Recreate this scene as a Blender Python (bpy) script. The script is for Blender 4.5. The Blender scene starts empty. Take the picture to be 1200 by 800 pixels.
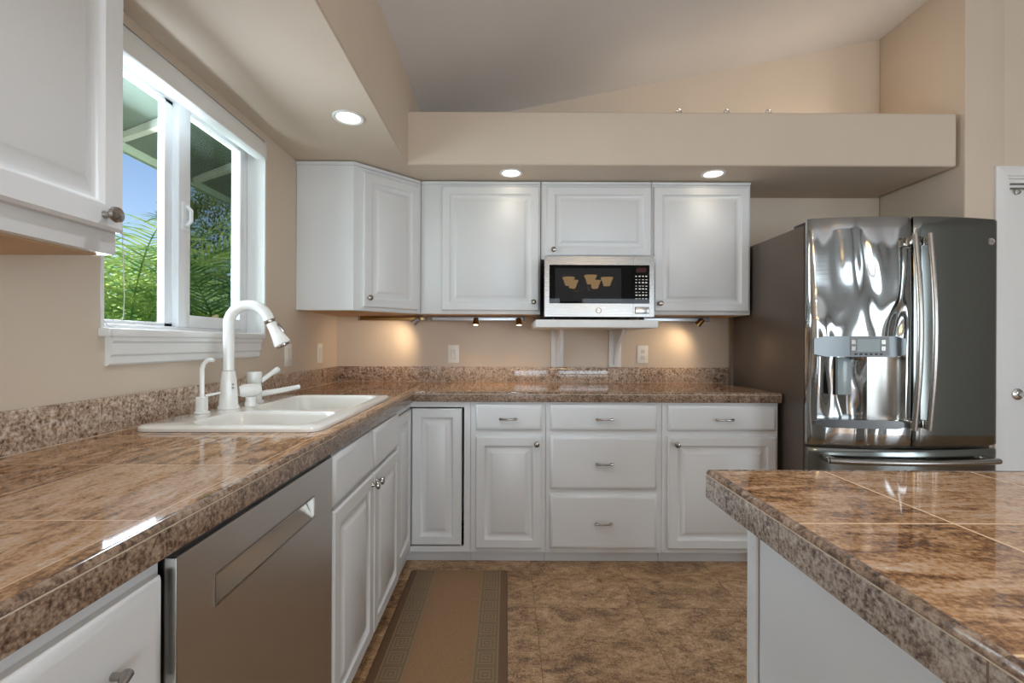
import bpy, bmesh, math, random
from mathutils import Vector, Matrix, Euler
random.seed(7)
PI = math.pi
SC = bpy.context.scene
COL = SC.collection

# ------------------------------------------------------------------ camera, sky, sun, big lights, exposure
cam_d = bpy.data.cameras.new('camera'); cam = bpy.data.objects.new('camera', cam_d); COL.objects.link(cam)
cam_d.sensor_width = 36; cam_d.lens = 540 / 1200 * 36
cam_d.shift_x = 6 / 1200; cam_d.shift_y = 2 / 1200
cam_d.clip_start = 0.02; cam_d.clip_end = 300
cam.matrix_world = Matrix.Translation((0, 0, 1.17)) @ Matrix.Rotation(PI/2, 4, 'X') @ Matrix.Rotation(0.004, 4, 'Z')
SC.camera = cam
SC.view_settings.view_transform = 'Standard'; SC.view_settings.look = 'None'
SC.view_settings.gamma = 1.0; SC.view_settings.use_curve_mapping = False
SC.view_settings.exposure = 0.0
SC.cycles.use_denoising = True
SC.cycles.max_bounces = 8; SC.cycles.diffuse_bounces = 5; SC.cycles.glossy_bounces = 5
SC.cycles.transparent_max_bounces = 12
SC.cycles.caustics_reflective = False; SC.cycles.caustics_refractive = False
SC.cycles.sample_clamp_indirect = 6.0

world = bpy.data.worlds.new('sky'); SC.world = world; world.use_nodes = True
wn = world.node_tree; wn.nodes.clear()
wo = wn.nodes.new('ShaderNodeOutputWorld'); wb = wn.nodes.new('ShaderNodeBackground')
sky = wn.nodes.new('ShaderNodeTexSky'); sky.sky_type = 'NISHITA'; sky.sun_disc = False
sky.sun_elevation = math.radians(52); sky.sun_rotation = math.radians(80)
sky.air_density = 1.0; sky.dust_density = 0.6; sky.ozone_density = 2.0
wb.inputs['Strength'].default_value = 0.20
wn.links.new(sky.outputs[0], wb.inputs['Color']); wn.links.new(wb.outputs[0], wo.inputs['Surface'])

sun_d = bpy.data.lights.new('sun', 'SUN'); sun_d.energy = 9.0; sun_d.angle = 0.009; sun_d.color = (1, .95, .86)
sun = bpy.data.objects.new('sun', sun_d); COL.objects.link(sun)
sun.rotation_euler = Vector((-0.62, 0.30, -1.0)).to_track_quat('-Z', 'Y').to_euler()

def area(name, loc, target, sx, sy, power, color=(1, 1, 1)):
    d = bpy.data.lights.new(name, 'AREA'); d.shape = 'RECTANGLE'; d.size = sx; d.size_y = sy; d.energy = power; d.color = color
    o = bpy.data.objects.new(name, d); COL.objects.link(o); o.location = loc
    o.rotation_euler = (Vector(target) - Vector(loc)).to_track_quat('-Z', 'Y').to_euler()
    return o
# daylight standing in the openings of the room behind the camera
DAY = (.75, .88, 1.0)
area('daylight_rear_window', (0.525, -4.96, 1.10), (0.525, 0, 1.10), 1.25, 2.1, 58, DAY)
area('daylight_rear_door', (2.65, -4.96, 1.10), (2.65, 0, 1.10), 2.0, 2.1, 86, DAY)
area('daylight_side_door', (5.46, -2.9, 1.25), (0, -2.9, 1.25), 2.2, 2.3, 90, DAY)
area('daylight_kitchen_window', (-1.95, 1.71, 1.64), (0, 1.71, 1.5), 1.7, 1.2, 125, (.76, .88, 1))

# ------------------------------------------------------------------ node materials
def lin(c):
    return tuple(((v/255)/12.92 if v/255 <= .04045 else ((v/255+.055)/1.055)**2.4) for v in c) + (1.0,)
class NT:
    def __init__(s, name):
        s.m = bpy.data.materials.new(name); s.m.use_nodes = True
        s.t = s.m.node_tree; s.b = s.t.nodes['Principled BSDF']; s.out = s.t.nodes['Material Output']
    def n(s, typ, **kw):
        nd = s.t.nodes.new('ShaderNode' + typ)
        for k, v in kw.items(): setattr(nd, k, v)
        return nd
    def put(s, sock, v):
        if isinstance(v, bpy.types.NodeSocket): s.t.links.new(v, sock)
        else: sock.default_value = v
    def math(s, op, a, b=0.0, c=None):
        nd = s.n('Math', operation=op); s.put(nd.inputs[0], a); s.put(nd.inputs[1], b)
        if c is not None: s.put(nd.inputs[2], c)
        return nd.outputs[0]
    def noise(s, vec, scale, detail=3, rough=.5, dist=0.0):
        nd = s.n('TexNoise'); s.put(nd.inputs['Vector'], vec); nd.inputs['Scale'].default_value = scale
        nd.inputs['Detail'].default_value = detail; nd.inputs['Roughness'].default_value = rough; nd.inputs['Distortion'].default_value = dist
        return nd.outputs['Fac']
    def ramp(s, fac, stops):
        nd = s.n('ValToRGB'); s.put(nd.inputs[0], fac); e = nd.color_ramp.elements
        while len(e) < len(stops): e.new(.5)
        for k, (p, c) in enumerate(stops): e[k].position = p; e[k].color = c if len(c) == 4 else lin(c)
        return nd.outputs[0]
    def mix(s, fac, a, b):
        nd = s.n('Mix', data_type='RGBA'); s.put(nd.inputs[0], fac); s.put(nd.inputs[6], a); s.put(nd.inputs[7], b)
        return nd.outputs[2]
    def pos(s): return s.n('NewGeometry').outputs['Position']
    def objc(s): return s.n('TexCoord').outputs['Object']
    def vmul(s, v, k):
        nd = s.n('VectorMath', operation='MULTIPLY'); s.put(nd.inputs[0], v); nd.inputs[1].default_value = k; return nd.outputs[0]
    def vadd(s, a, b):
        nd = s.n('VectorMath', operation='ADD'); s.put(nd.inputs[0], a); s.put(nd.inputs[1], b); return nd.outputs[0]
    def bump(s, h, strength, dist=.01):
        nd = s.n('Bump'); s.put(nd.inputs['Height'], h); nd.inputs['Strength'].default_value = strength; nd.inputs['Distance'].default_value = dist
        s.t.links.new(nd.outputs[0], s.b.inputs['Normal'])
    def set(s, **kw):
        for k, v in kw.items(): s.put(s.b.inputs[k.replace('_', ' ')], v)
        return s

def simple(name, rgb, rough=.5, metal=0.0, var=.04, scale=14, bump=0.0, bscale=200, coat=0.0):
    t = NT(name); p = t.objc(); c = lin(rgb)
    d = tuple(v*(1-var) for v in c[:3]) + (1,); l = tuple(min(1, v*(1+var)) for v in c[:3]) + (1,)
    f = t.noise(p, scale, 3)
    t.set(Base_Color=t.ramp(f, [(.3, d), (.7, l)]), Roughness=rough, Metallic=metal)
    if coat: t.set(Coat_Weight=coat)
    if bump: t.bump(t.noise(p, bscale, 2), bump, .002)
    return t.m

def brushed(name, rgb, rough=.22, stretch=(3, 3, 260), wav=0.0, wscale=(3, 3, 1.2)):
    t = NT(name); p = t.objc(); c = lin(rgb)
    f = t.noise(t.vmul(p, stretch), 1.0, 2)
    t.set(Base_Color=t.ramp(f, [(.3, tuple(v*.96 for v in c[:3])+(1,)), (.7, c)]), Metallic=1.0,
          Roughness=t.math('MULTIPLY_ADD', f, .08, rough-.04))
    if wav:
        t.bump(t.noise(t.vmul(p, wscale), 1.0, 0, .4, .6), wav, .05)
    return t.m

def granite(name, stops, pitch, off, stretch, rough=.08, grout=(196, 170, 140), gw=.0018, big=5.5, fine=90, finew=.45, tilevar=.12, coat=.0):
    t = NT(name); p = t.pos()
    sep = t.n('SeparateXYZ'); t.put(sep.inputs[0], p)
    lines = []; cells = []
    for k in (0, 1):
        if not pitch[k]: continue
        u = t.math('DIVIDE', t.math('SUBTRACT', sep.outputs[k], off[k]), pitch[k])
        cells.append(t.math('FLOOR', u))
        fr = t.math('ABSOLUTE', t.math('SUBTRACT', t.math('FRACT', u), .5))
        lines.append(t.math('GREATER_THAN', fr, .5 - gw/pitch[k]))
    line = lines[0] if len(lines) == 1 else t.math('MAXIMUM', lines[0], lines[1])
    cv = t.n('CombineXYZ'); t.put(cv.inputs[0], cells[0]); t.put(cv.inputs[1], cells[-1])
    wh = t.n('TexWhiteNoise'); t.put(wh.inputs[0], cv.outputs[0])
    q = t.vadd(p, t.vmul(wh.outputs['Color'], (9, 9, 9)))
    n1 = t.noise(t.vmul(q, stretch), big, 6, .62, 1.4)
    n2 = t.noise(q, fine, 4, .7)
    n3 = t.noise(t.vmul(q, stretch), big*4.5, 4, .6, .8)
    f = t.math('ADD', t.math('MULTIPLY', n1, 1.0-finew), t.math('MULTIPLY', n2, finew*.6))
    f = t.math('ADD', f, t.math('MULTIPLY', n3, finew*.4))
    f = t.math('MULTIPLY_ADD', t.math('SUBTRACT', wh.outputs['Value'], .5), tilevar, f)
    c = t.mix(line, t.ramp(f, stops), lin(grout))
    t.set(Base_Color=c, Roughness=t.math('MULTIPLY_ADD', line, .5, rough))
    if coat: t.set(Coat_Weight=coat, Coat_Roughness=.04)
    t.bump(t.math('SUBTRACT', 1.0, line), .25, .002)
    return t.m

TOPC = [(.34, (62, 42, 34)), (.42, (114, 80, 56)), (.48, (160, 119, 82)), (.53, (190, 150, 112)), (.59, (196, 170, 148)), (.68, (220, 208, 196))]
FACC = [(.36, (50, 42, 42)), (.43, (108, 96, 90)), (.49, (150, 136, 126)), (.54, (178, 166, 154)), (.62, (200, 192, 182)), (.70, (216, 210, 202))]
FACB = [(.36, (44, 34, 30)), (.44, (94, 76, 64)), (.50, (136, 112, 94)), (.56, (164, 140, 120)), (.64, (186, 166, 148))]
FLOC = [(.37, (78, 52, 34)), (.44, (128, 96, 68)), (.50, (174, 138, 100)), (.56, (200, 164, 126)), (.63, (222, 192, 156))]
TK = dict(big=9.5, fine=140, finew=.58, gw=.0011, grout=(206, 172, 138), tilevar=.05)
M = {}
M['top'] = granite('granite_tile_top', TOPC, (.3, .3), (-.523, .06), (2.4, .7, 1), rough=.05, **TK)
M['top_back'] = granite('granite_tile_back_top', TOPC, (.3107, .31), (-.506, 2.444), (.7, 1.8, 1), rough=.05, **TK)
M['top_island'] = granite('granite_tile_island_top', TOPC, (.295, .28), (.642, .66), (.6, 2.2, 1), rough=.04, **dict(TK, gw=.0017, grout=(226, 196, 160)))
M['face'] = granite('granite_tile_edge', FACB, (.3, .3), (-.37, .08), (1, 1, 1), rough=.16, big=16, fine=150, finew=.8, tilevar=.03, gw=.0012, grout=(120, 98, 80))
M['face_island'] = granite('granite_tile_island_edge', FACC, (.3, .3), (.55, .09), (1, 1, 1), rough=.16, big=16, fine=150, finew=.8, tilevar=.03, gw=.0012, grout=(120, 98, 80))
M['nose'] = granite('granite_nosing', FACB, (.3, .3), (.55, .08), (1, 1, 1), rough=.10, big=16, fine=120, finew=.7, gw=.0008, grout=(140, 112, 88), tilevar=.03)
M['splash'] = granite('granite_tile_splash', [(.37, (66, 52, 46)), (.43, (122, 100, 84)), (.48, (166, 142, 122)), (.53, (194, 174, 156)), (.60, (216, 204, 192)), (.68, (230, 222, 214))],
                      (.3107, .3), (-1.128, .36), (1, 1, 1), rough=.04, big=20, fine=110, finew=.7, gw=.0014, tilevar=.04)
M['floor'] = granite('stone_floor_tile', FLOC, (.46, .46), (.13, .20), (.9, 1.5, 1), rough=.34, big=6, fine=150, finew=.7, grout=(120, 92, 64), gw=.0010, tilevar=.02)
M['white'] = simple('white_cabinet_paint', (218, 219, 219), .34, var=.012, scale=3)
M['trimw'] = simple('white_trim_paint', (228, 228, 226), .38, var=.012, scale=3)
M['vinyl'] = simple('white_vinyl', (232, 234, 236), .32, var=.01)
M['far'] = simple('pale_grey_wall_paint', (176, 178, 178), .8, var=.02, scale=2)
M['wall'] = simple('beige_wall_paint', (208, 193, 175), .75, var=.02, scale=2.5, bump=.08, bscale=160)
M['ceil'] = simple('ceiling_paint', (226, 226, 228), .85, var=.015, scale=2)
M['wood_under'] = simple('unpainted_wood', (200, 168, 130), .6, var=.08, scale=9)
M['steel'] = brushed('brushed_steel', (176, 172, 166), .24)
M['steel_h'] = brushed('brushed_steel_panel', (150, 148, 145), .27, (3, 3, 500))
M['steel_dw'] = brushed('dishwasher_steel', (205, 201, 196), .34, (2, 2, 300))
M['fridge_l'] = brushed('wavy_polished_steel', (172, 173, 172), .11, (2, 2, 300), wav=.9, wscale=(6.5, 6.5, 2.6))
M['fridge_r'] = brushed('steel_dim_reflection', (134, 136, 132), .15, (2, 2, 300), wav=.16, wscale=(4, 4, .7))  # same steel, base colour darkened to stand in for the right door's darker reflections
M['chrome'] = simple('chrome', (215, 213, 210), .08, 1.0, var=.02)
M['nickel'] = simple('satin_nickel', (168, 162, 154), .24, 1.0, var=.05)
M['fridge_side'] = simple('taupe_fridge_side', (100, 88, 78), .32, .35, var=.03, bump=.05, bscale=260)
M['black'] = simple('black_plastic', (22, 21, 21), .3, var=.1)
M['glassblk'] = simple('black_glass', (12, 11, 11), .02, var=.05)
M['glassblk'].node_tree.nodes['Principled BSDF'].inputs['Specular IOR Level'].default_value = .2
M['mwglass'] = simple('smoked_glass', (44, 43, 43), .012, var=.03)
M['mwglass'].node_tree.nodes['Principled BSDF'].inputs['Specular IOR Level'].default_value = .2
M['grey'] = simple('grey_plastic', (130, 134, 138), .35, var=.03)
M['lcd'] = simple('pale_display', (168, 182, 186), .12, var=.03)
M['porc'] = simple('white_porcelain', (236, 234, 228), .09, var=.008, coat=.5)
M['faucetw'] = simple('white_enamel', (238, 238, 234), .14, var=.01, coat=.4)
M['plate'] = simple('ivory_plate', (236, 232, 224), .35, var=.01)
M['ivory'] = simple('ivory_rocker', (224, 220, 210), .3, var=.01)
M['brass'] = simple('aged_brass', (150, 116, 70), .3, 1.0, var=.06)
M['alu'] = simple('aluminium_rail', (196, 200, 206), .35, .9, var=.04)
M['eave'] = simple('green_eave_paint', (96, 112, 100), .7, var=.06)
M['fascia'] = simple('green_fascia_paint', (150, 172, 152), .6, var=.05)
M['rafter'] = simple('pale_rafter_paint', (176, 184, 174), .6, var=.05)
M['lawn'] = simple('lawn', (88, 112, 52), .9, var=.25, scale=4)
M['soil'] = simple('trunk_bark', (120, 112, 82), .8, var=.2, scale=20)
M['flower'] = simple('cream_petal', (250, 226, 178), .5, var=.05)

def leafmat(name, a, b, scale=3):
    t = NT(name); f = t.noise(t.pos(), scale, 3)
    c = t.ramp(f, [(.32, a), (.68, b)])
    t.set(Base_Color=c, Roughness=.42)
    tr = t.n('BsdfTranslucent'); t.put(tr.inputs['Color'], c)
    mx = t.n('MixShader'); mx.inputs[0].default_value = .35
    t.t.links.new(t.b.outputs[0], mx.inputs[1]); t.t.links.new(tr.outputs[0], mx.inputs[2]); t.t.links.new(mx.outputs[0], t.out.inputs['Surface'])
    return t.m
M['palm'] = leafmat('palm_leaf', (78, 132, 62), (196, 216, 122), 6)
M['palm_d'] = leafmat('palm_leaf_dark', (60, 116, 70), (164, 200, 118), 6)
M['bush'] = leafmat('shrub_leaf', (64, 112, 36), (172, 196, 66), 4)
M['tree'] = leafmat('tree_leaf', (60, 84, 36), (128, 142, 62), 5)

def emit(name, rgb, strength):
    t = NT(name); f = t.noise(t.objc(), 6, 1)
    e = t.n('Emission'); t.put(e.inputs['Color'], t.ramp(f, [(.2, lin(rgb)), (.8, lin(rgb))])); e.inputs['Strength'].default_value = strength
    t.t.links.new(e.outputs[0], t.out.inputs['Surface']); return t.m
M['bulb'] = emit('warm_bulb', (255, 232, 196), 9)
M['lens'] = emit('downlight_lens', (255, 240, 214), 7)
M['amber'] = emit('amber_glass_shade', (255, 206, 140), 14)

def glassmat(name, tint, refl=.06):
    t = NT(name); tr = t.n('BsdfTransparent'); t.put(tr.inputs[0], t.ramp(t.noise(t.objc(), 2, 1), [(.3, tint), (.7, tint)]))
    g = t.n('BsdfGlossy'); g.inputs['Roughness'].default_value = .0
    mx = t.n('MixShader'); mx.inputs[0].default_value = refl
    t.t.links.new(tr.outputs[0], mx.inputs[1]); t.t.links.new(g.outputs[0], mx.inputs[2]); t.t.links.new(mx.outputs[0], t.out.inputs['Surface'])
    return t.m
M['glass'] = glassmat('clear_window_glass', (1, 1, 1, 1), .012)
M['screen'] = glassmat('insect_screen', (.62, .64, .62, 1), .0)

def matmat():
    t = NT('brown_mat'); p = t.objc(); sep = t.n('SeparateXYZ'); t.put(sep.inputs[0], p)
    ax = t.math('ABSOLUTE', sep.outputs[0]); y = sep.outputs[1]
    inband = t.math('MULTIPLY', t.math('GREATER_THAN', ax, .125), t.math('LESS_THAN', ax, .205))
    # meander: square spiral rhythm along the band
    u = t.math('FRACT', t.math('DIVIDE', y, .085)); v = t.math('DIVIDE', t.math('SUBTRACT', ax, .125), .08)
    du = t.math('ABSOLUTE', t.math('SUBTRACT', u, .5)); dv = t.math('ABSOLUTE', t.math('SUBTRACT', v, .5))
    r = t.math('MAXIMUM', du, dv)
    rings = t.math('LESS_THAN', t.math('FRACT', t.math('MULTIPLY', r, 6.0)), .34)
    edge = t.math('MAXIMUM', t.math('LESS_THAN', t.math('ABSOLUTE', t.math('SUBTRACT', ax, .122)), .003), t.math('LESS_THAN', t.math('ABSOLUTE', t.math('SUBTRACT', ax, .208)), .003))
    pat = t.math('MAXIMUM', t.math('MULTIPLY', inband, rings), edge)
    n = t.noise(p, 220, 2)
    base = t.ramp(n, [(.3, (140, 108, 74)), (.7, (158, 122, 86))])
    band = t.ramp(n, [(.3, (118, 97, 72)), (.7, (132, 110, 82))])
    brd = t.ramp(n, [(.3, (106, 78, 56)), (.7, (118, 88, 64))])
    c = t.mix(inband, base, band); c = t.mix(t.math('GREATER_THAN', ax, .208), c, brd)
    c = t.mix(pat, c, lin((146, 122, 92)))
    t.set(Base_Color=c, Roughness=.55); t.bump(t.math('ADD', pat, t.math('MULTIPLY', n, .3)), .3, .003)
    return t.m
M['mat'] = matmat()
M['grout'] = simple('pale_grout', (206, 188, 166), .8, var=.08, scale=60)

# ------------------------------------------------------------------ mesh helpers
WM = {}
class MB:
    def __init__(s): s.bm = bmesh.new()
    def _merge(s, b, mtx=None):
        if mtx is not None: bmesh.ops.transform(b, matrix=mtx, verts=b.verts)
        me = bpy.data.meshes.new('t'); b.to_mesh(me); b.free(); s.bm.from_mesh(me); bpy.data.meshes.remove(me)
    def box(s, x0, x1, y0, y1, z0, z1, bev=0.0, seg=2, mtx=None):
        b = bmesh.new(); bmesh.ops.create_cube(b, size=1)
        bmesh.ops.transform(b, matrix=Matrix.Translation(((x0+x1)/2, (y0+y1)/2, (z0+z1)/2)) @ Matrix.Diagonal((abs(x1-x0), abs(y1-y0), abs(z1-z0), 1)), verts=b.verts)
        if bev: bmesh.ops.bevel(b, geom=list(b.edges), offset=bev, segments=seg, affect='EDGES', profile=.5)
        s._merge(b, mtx); return s
    def loops(s, loops, cap0=True, cap1=True, closed=True, mtx=None):
        b = bmesh.new(); vs = [[b.verts.new(p) for p in lp] for lp in loops]
        n = len(loops[0])
        for a, c in zip(vs, vs[1:]):
            for i in range(n if closed else n-1):
                j = (i+1) % n
                try: b.faces.new((a[i], a[j], c[j], c[i]))
                except ValueError: pass
        if cap0: b.faces.new(list(reversed(vs[0])))
        if cap1: b.faces.new(vs[-1])
        bmesh.ops.recalc_face_normals(b, faces=b.faces)
        s._merge(b, mtx); return s
    def rings(s, x0, x1, z0, z1, prof, mtx=None):      # stepped panel facing -y; prof = [(inset, y)]
        L = [[(x0+i, y, z0+i), (x1-i, y, z0+i), (x1-i, y, z1-i), (x0+i, y, z1-i)] for i, y in prof]
        return s.loops(L, mtx=mtx)
    def tube(s, pts, r, n=10, caps=True, mtx=None, flat=1.0):
        pts = [Vector(p) for p in pts]; L = []
        rad = r if isinstance(r, (list, tuple)) else [r]*len(pts)
        t0 = (pts[1]-pts[0]).normalized()
        u = t0.orthogonal().normalized()
        if flat != 1.0:
            u = Vector((0, 0, 1)) if abs(t0.z) < .9 else Vector((1, 0, 0)); u = (u - t0*u.dot(t0)).normalized()
        for k, p in enumerate(pts):
            t = (pts[min(k+1, len(pts)-1)] - pts[max(k-1, 0)]).normalized()
            u = (u - t*u.dot(t)).normalized(); v = t.cross(u)
            L.append([tuple(p + (u*math.cos(2*PI*i/n) + v*flat*math.sin(2*PI*i/n))*rad[k]) for i in range(n)])
        return s.loops(L, caps, caps, mtx=mtx)
    def lathe(s, prof, org=(0, 0, 0), axis=(0, 0, 1), n=20, caps=True, mtx=None):
        a = Vector(axis).normalized(); u = a.orthogonal().normalized(); v = a.cross(u); o = Vector(org)
        L = [[tuple(o + a*h + (u*math.cos(2*PI*i/n)+v*math.sin(2*PI*i/n))*max(r, .0002)) for i in range(n)] for r, h in prof]
        return s.loops(L, caps, caps, mtx=mtx)
    def prism(s, poly, z0, z1, mtx=None):               # poly in xy, extruded in z
        return s.loops([[(x, y, z0) for x, y in poly], [(x, y, z1) for x, y in poly]], mtx=mtx)
    def build(s, name, mat, parent=None, world=True, ang=35, loc=None):
        me = bpy.data.meshes.new(name)
        if parent is not None and world:
            bmesh.ops.transform(s.bm, matrix=WM[parent.name].inverted(), verts=s.bm.verts)
        if loc is not None: bmesh.ops.translate(s.bm, vec=-Vector(loc), verts=s.bm.verts)
        bmesh.ops.recalc_face_normals(s.bm, faces=s.bm.faces)
        s.bm.to_mesh(me); s.bm.free()
        for m in (mat if isinstance(mat, list) else [mat]): me.materials.append(m)
        for p in me.polygons: p.use_smooth = True
        me.set_sharp_from_angle(angle=math.radians(ang))
        o = bpy.data.objects.new(name, me); COL.objects.link(o)
        if parent is not None: o.parent = parent; WM[o.name] = WM[parent.name].copy()
        else:
            if loc is not None: o.location = loc
            WM[o.name] = Matrix.Translation(loc) if loc is not None else Matrix.Identity(4)
        return o
def tag(o, label, cat, group=None):
    o['label'] = label; o['category'] = cat
    if group: o['group'] = group
    return o
def thing(name, label, cat, loc=(0, 0, 0), rotz=0.0, group=None):
    o = bpy.data.objects.new(name, None); o.empty_display_size = .05; COL.objects.link(o)
    o.location = loc; o.rotation_euler = (0, 0, rotz)
    WM[o.name] = Matrix.Translation(loc) @ Matrix.Rotation(rotz, 4, 'Z')
    return tag(o, label, cat, group)
def struct(mb, name, mat, parent=None, **k):
    o = mb.build(name, mat, parent, **k)
    if parent is None: o['kind'] = 'structure'
    return o
def hanglight(d, parent, loc, target):
    o = bpy.data.objects.new(d.name, d); COL.objects.link(o)
    o.rotation_euler = (Vector(target)-Vector(loc)).to_track_quat('-Z', 'Y').to_euler()
    o.parent = parent; o.location = WM[parent.name].inverted() @ Vector(loc)
    return o

# ------------------------------------------------------------------ the room
XL, YB = -1.124, 3.05            # left wall face, back wall face
XA, YD = 2.458, 2.477            # alcove side wall, wall with the door
XR, YR = 5.5, -5.0
ZS = 2.135                        # soffit / beam underside
def zc(x): return 3.187 - .198*(2.458 - x)
WY0, WY1, WZ0, WZ1 = 1.275, 2.15, 1.19, 2.10     # kitchen window opening

b = MB(); b.box(XL-.3, XR+.2, YR-.2, YB+.2, -.08, 0); struct(b, 'floor', M['floor'])
b = MB()
b.prism([(XL-.15, zc(XL-.15)), (XR+.15, zc(XR+.15)), (XR+.15, zc(XR+.15)+.1), (XL-.15, zc(XL-.15)+.1)], YR-.15, YB+.15,
        mtx=Matrix(((1, 0, 0, 0), (0, 0, 1, 0), (0, 1, 0, 0), (0, 0, 0, 1))))
struct(b, 'ceiling', M['ceil'])
ZT = 2.55
b = MB()
for (y0, y1, z0, z1) in ((YR, WY0, 0, ZT), (WY1, YB, 0, ZT), (WY0, WY1, 0, WZ0), (WY0, WY1, WZ1, ZT)):
    b.box(XL-.15, XL, y0, y1, z0, z1)
struct(b, 'wall_left', M['wall'])
b = MB(); b.prism([(XL-.15, 0), (XA+.1, 0), (XA+.1, zc(XA+.1)), (XL-.15, zc(XL-.15))], YB, YB+.12,
        mtx=Matrix(((1, 0, 0, 0), (0, 0, 1, 0), (0, 1, 0, 0), (0, 0, 0, 1)))); struct(b, 'wall_back', M['wall'])
DX0, DX1, DZ = 2.68, 3.50, 2.062
b = MB()
b.box(XA, DX0, YD, YB, 0, 3.3, bev=.012)
b.box(XA+.05, XR, YD+.001, YD+.11, DZ, 3.75)
b.box(DX1, XR, YD, YD+.11, 0, DZ+.02)
struct(b, 'wall_right_front', M['wall'])
b = MB(); b.box(DX0-.02, DX1+.02, YD+.3, YD+.34, 0, DZ+.1); struct(b, 'wall_closet', M['wall'])
b = MB()
for (y0, y1, z0, z1) in ((YR, -4.0, 0, 3.9), (-1.8, YD, 0, 3.9), (-4.0, -1.8, 2.4, 3.9), (-4.0, -1.8, 0, .1)):
    b.box(XR, XR+.12, y0, y1, z0, z1)
struct(b, 'wall_right', M['far'])
b = MB()
for (x0, x1, z0, z1) in ((XL, -.1, 0, 3.9), (1.15, 1.65, 0, 3.9), (3.65, XR, 0, 3.9), (-.1, 1.15, 0, .05), (-.1, 1.15, 2.15, 3.9), (1.65, 3.65, 0, .05), (1.65, 3.65, 2.15, 3.9)):
    b.box(x0, x1, YR-.12, YR, z0, z1)
struct(b, 'wall_rear', M['far'])
# frames of the openings behind the camera
for nm, (a0, a1, z0, z1), ax in (('window_2', (-.1, 1.15, .05, 2.15), 0), ('window_3', (1.65, 3.65, .05, 2.15), 0), ('window_4', (-4.0, -1.8, .1, 2.4), 1)):
    b = MB(); mid = (a0+a1)/2
    for (p0, p1, q0, q1) in ((a0, a0+.06, z0, z1), (a1-.06, a1, z0, z1), (mid-.05, mid+.05, z0, z1), (a0, a1, z0, z0+.06), (a0, a1, z1-.06, z1)):
        if ax == 0: b.box(p0, p1, YR+.001, YR+.03, q0, q1)
        else: b.box(XR-.03, XR-.001, p0, p1, q0, q1)
    struct(b, nm, M['vinyl'])
# left soffit, the boxed beam with its open ledge
XS, YF = -.54, 2.494
b = MB(); b.prism([(XL, ZS), (XS-.006, ZS), (XS, ZS+.006), (XS, zc(XS)+.02), (XL, zc(XL)+.02)], YR, YB,
                  mtx=Matrix(((1, 0, 0, 0), (0, 0, 1, 0), (0, 1, 0, 0), (0, 0, 0, 1)))); struct(b, 'trim_1', M['wall'])
b = MB(); b.box(XS-.12, 2.432, YF, YB-.001, ZS+.0005, 2.425, bev=.011, seg=3); o = struct(b, 'beam', M['wall'])
# door on the right with its casing
b = MB()
pr = [(0, YD), (0, YD-.012), (.012, YD-.019), (.05, YD-.019), (.058, YD-.012), (.066, YD-.012), (.066, YD)]
b.loops([[(DX0-.066+u, y, z if k == 0 else DZ+.066-u) for u, y in pr] for k, z in ((0, 0), (1, 0))])
b.loops([[(DX1+.066-u, y, 0 if k == 0 else DZ+.066-u) for u, y in pr] for k in (0, 1)])
b.loops([[((DX0-.066+u) if k == 0 else (DX1+.066-u), y, DZ+.066-u) for u, y in pr] for k in (0, 1)])
b.box(DX0, DX0+.02, YD, YD+.105, 0, DZ); b.box(DX1-.02, DX1, YD, YD+.105, 0, DZ); b.box(DX0+.02, DX1-.02, YD, YD+.105, DZ-.02, DZ)
door = struct(b, 'door_1', M['trimw'])
b = MB(); x0, x1 = DX0+.024, DX1-.024; ysl = YD+.018
b.box(x0, x1, ysl+.006, ysl+.036, .012, DZ-.026)
cols = [(x0, x0+.115), (x0+.115+.255, x0+.115+.255+.06), (x1-.115, x1)]
for c0, c1 in cols: b.box(c0, c1, ysl, ysl+.0065, .012, DZ-.026)
rows = [(.012, .22), (.86, 1.0), (1.58, 1.69), (DZ-.14, DZ-.026)]
for z0, z1 in rows:
    for g in range(2): b.box(cols[g][1], cols[g+1][0], ysl, ysl+.0065, z0, z1)
for (r0, r1) in zip(rows, rows[1:]):
    for g in range(2):
        b.rings(cols[g][1], cols[g+1][0], r0[1], r1[0], [(.012, ysl+.0061), (.03, ysl+.001), (.05, ysl+.001)])
b.build('door_panel', M['trimw'], door)
b = MB(); kx, kz = x0+.06, .905
b.lathe([(.031, 0), (.031, .005), (.026, .009), (.011, .012), (.011, .045), (.0, .05)], (kx, ysl, kz), (0, -1, 0))
b.tube([(kx, ysl-.042, kz), (kx+.03, ysl-.046, kz+.003), (kx+.07, ysl-.046, kz-.002), (kx+.115, ysl-.043, kz-.006)], [.011, .0105, .009, .0075])
b.build('door_handle', M['chrome'], door)
b = MB(); b.box(x0+.0, x0+.18, ysl-.012, ysl-.001, DZ-.052, DZ-.043); b.tube([(x0+.05+.016*math.cos(a), ysl-.008, DZ-.06+.016*math.sin(a)) for a in [k*PI/5 for k in range(11)]], .003, 6)
b.build('door_hook', M['nickel'], door)

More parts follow.
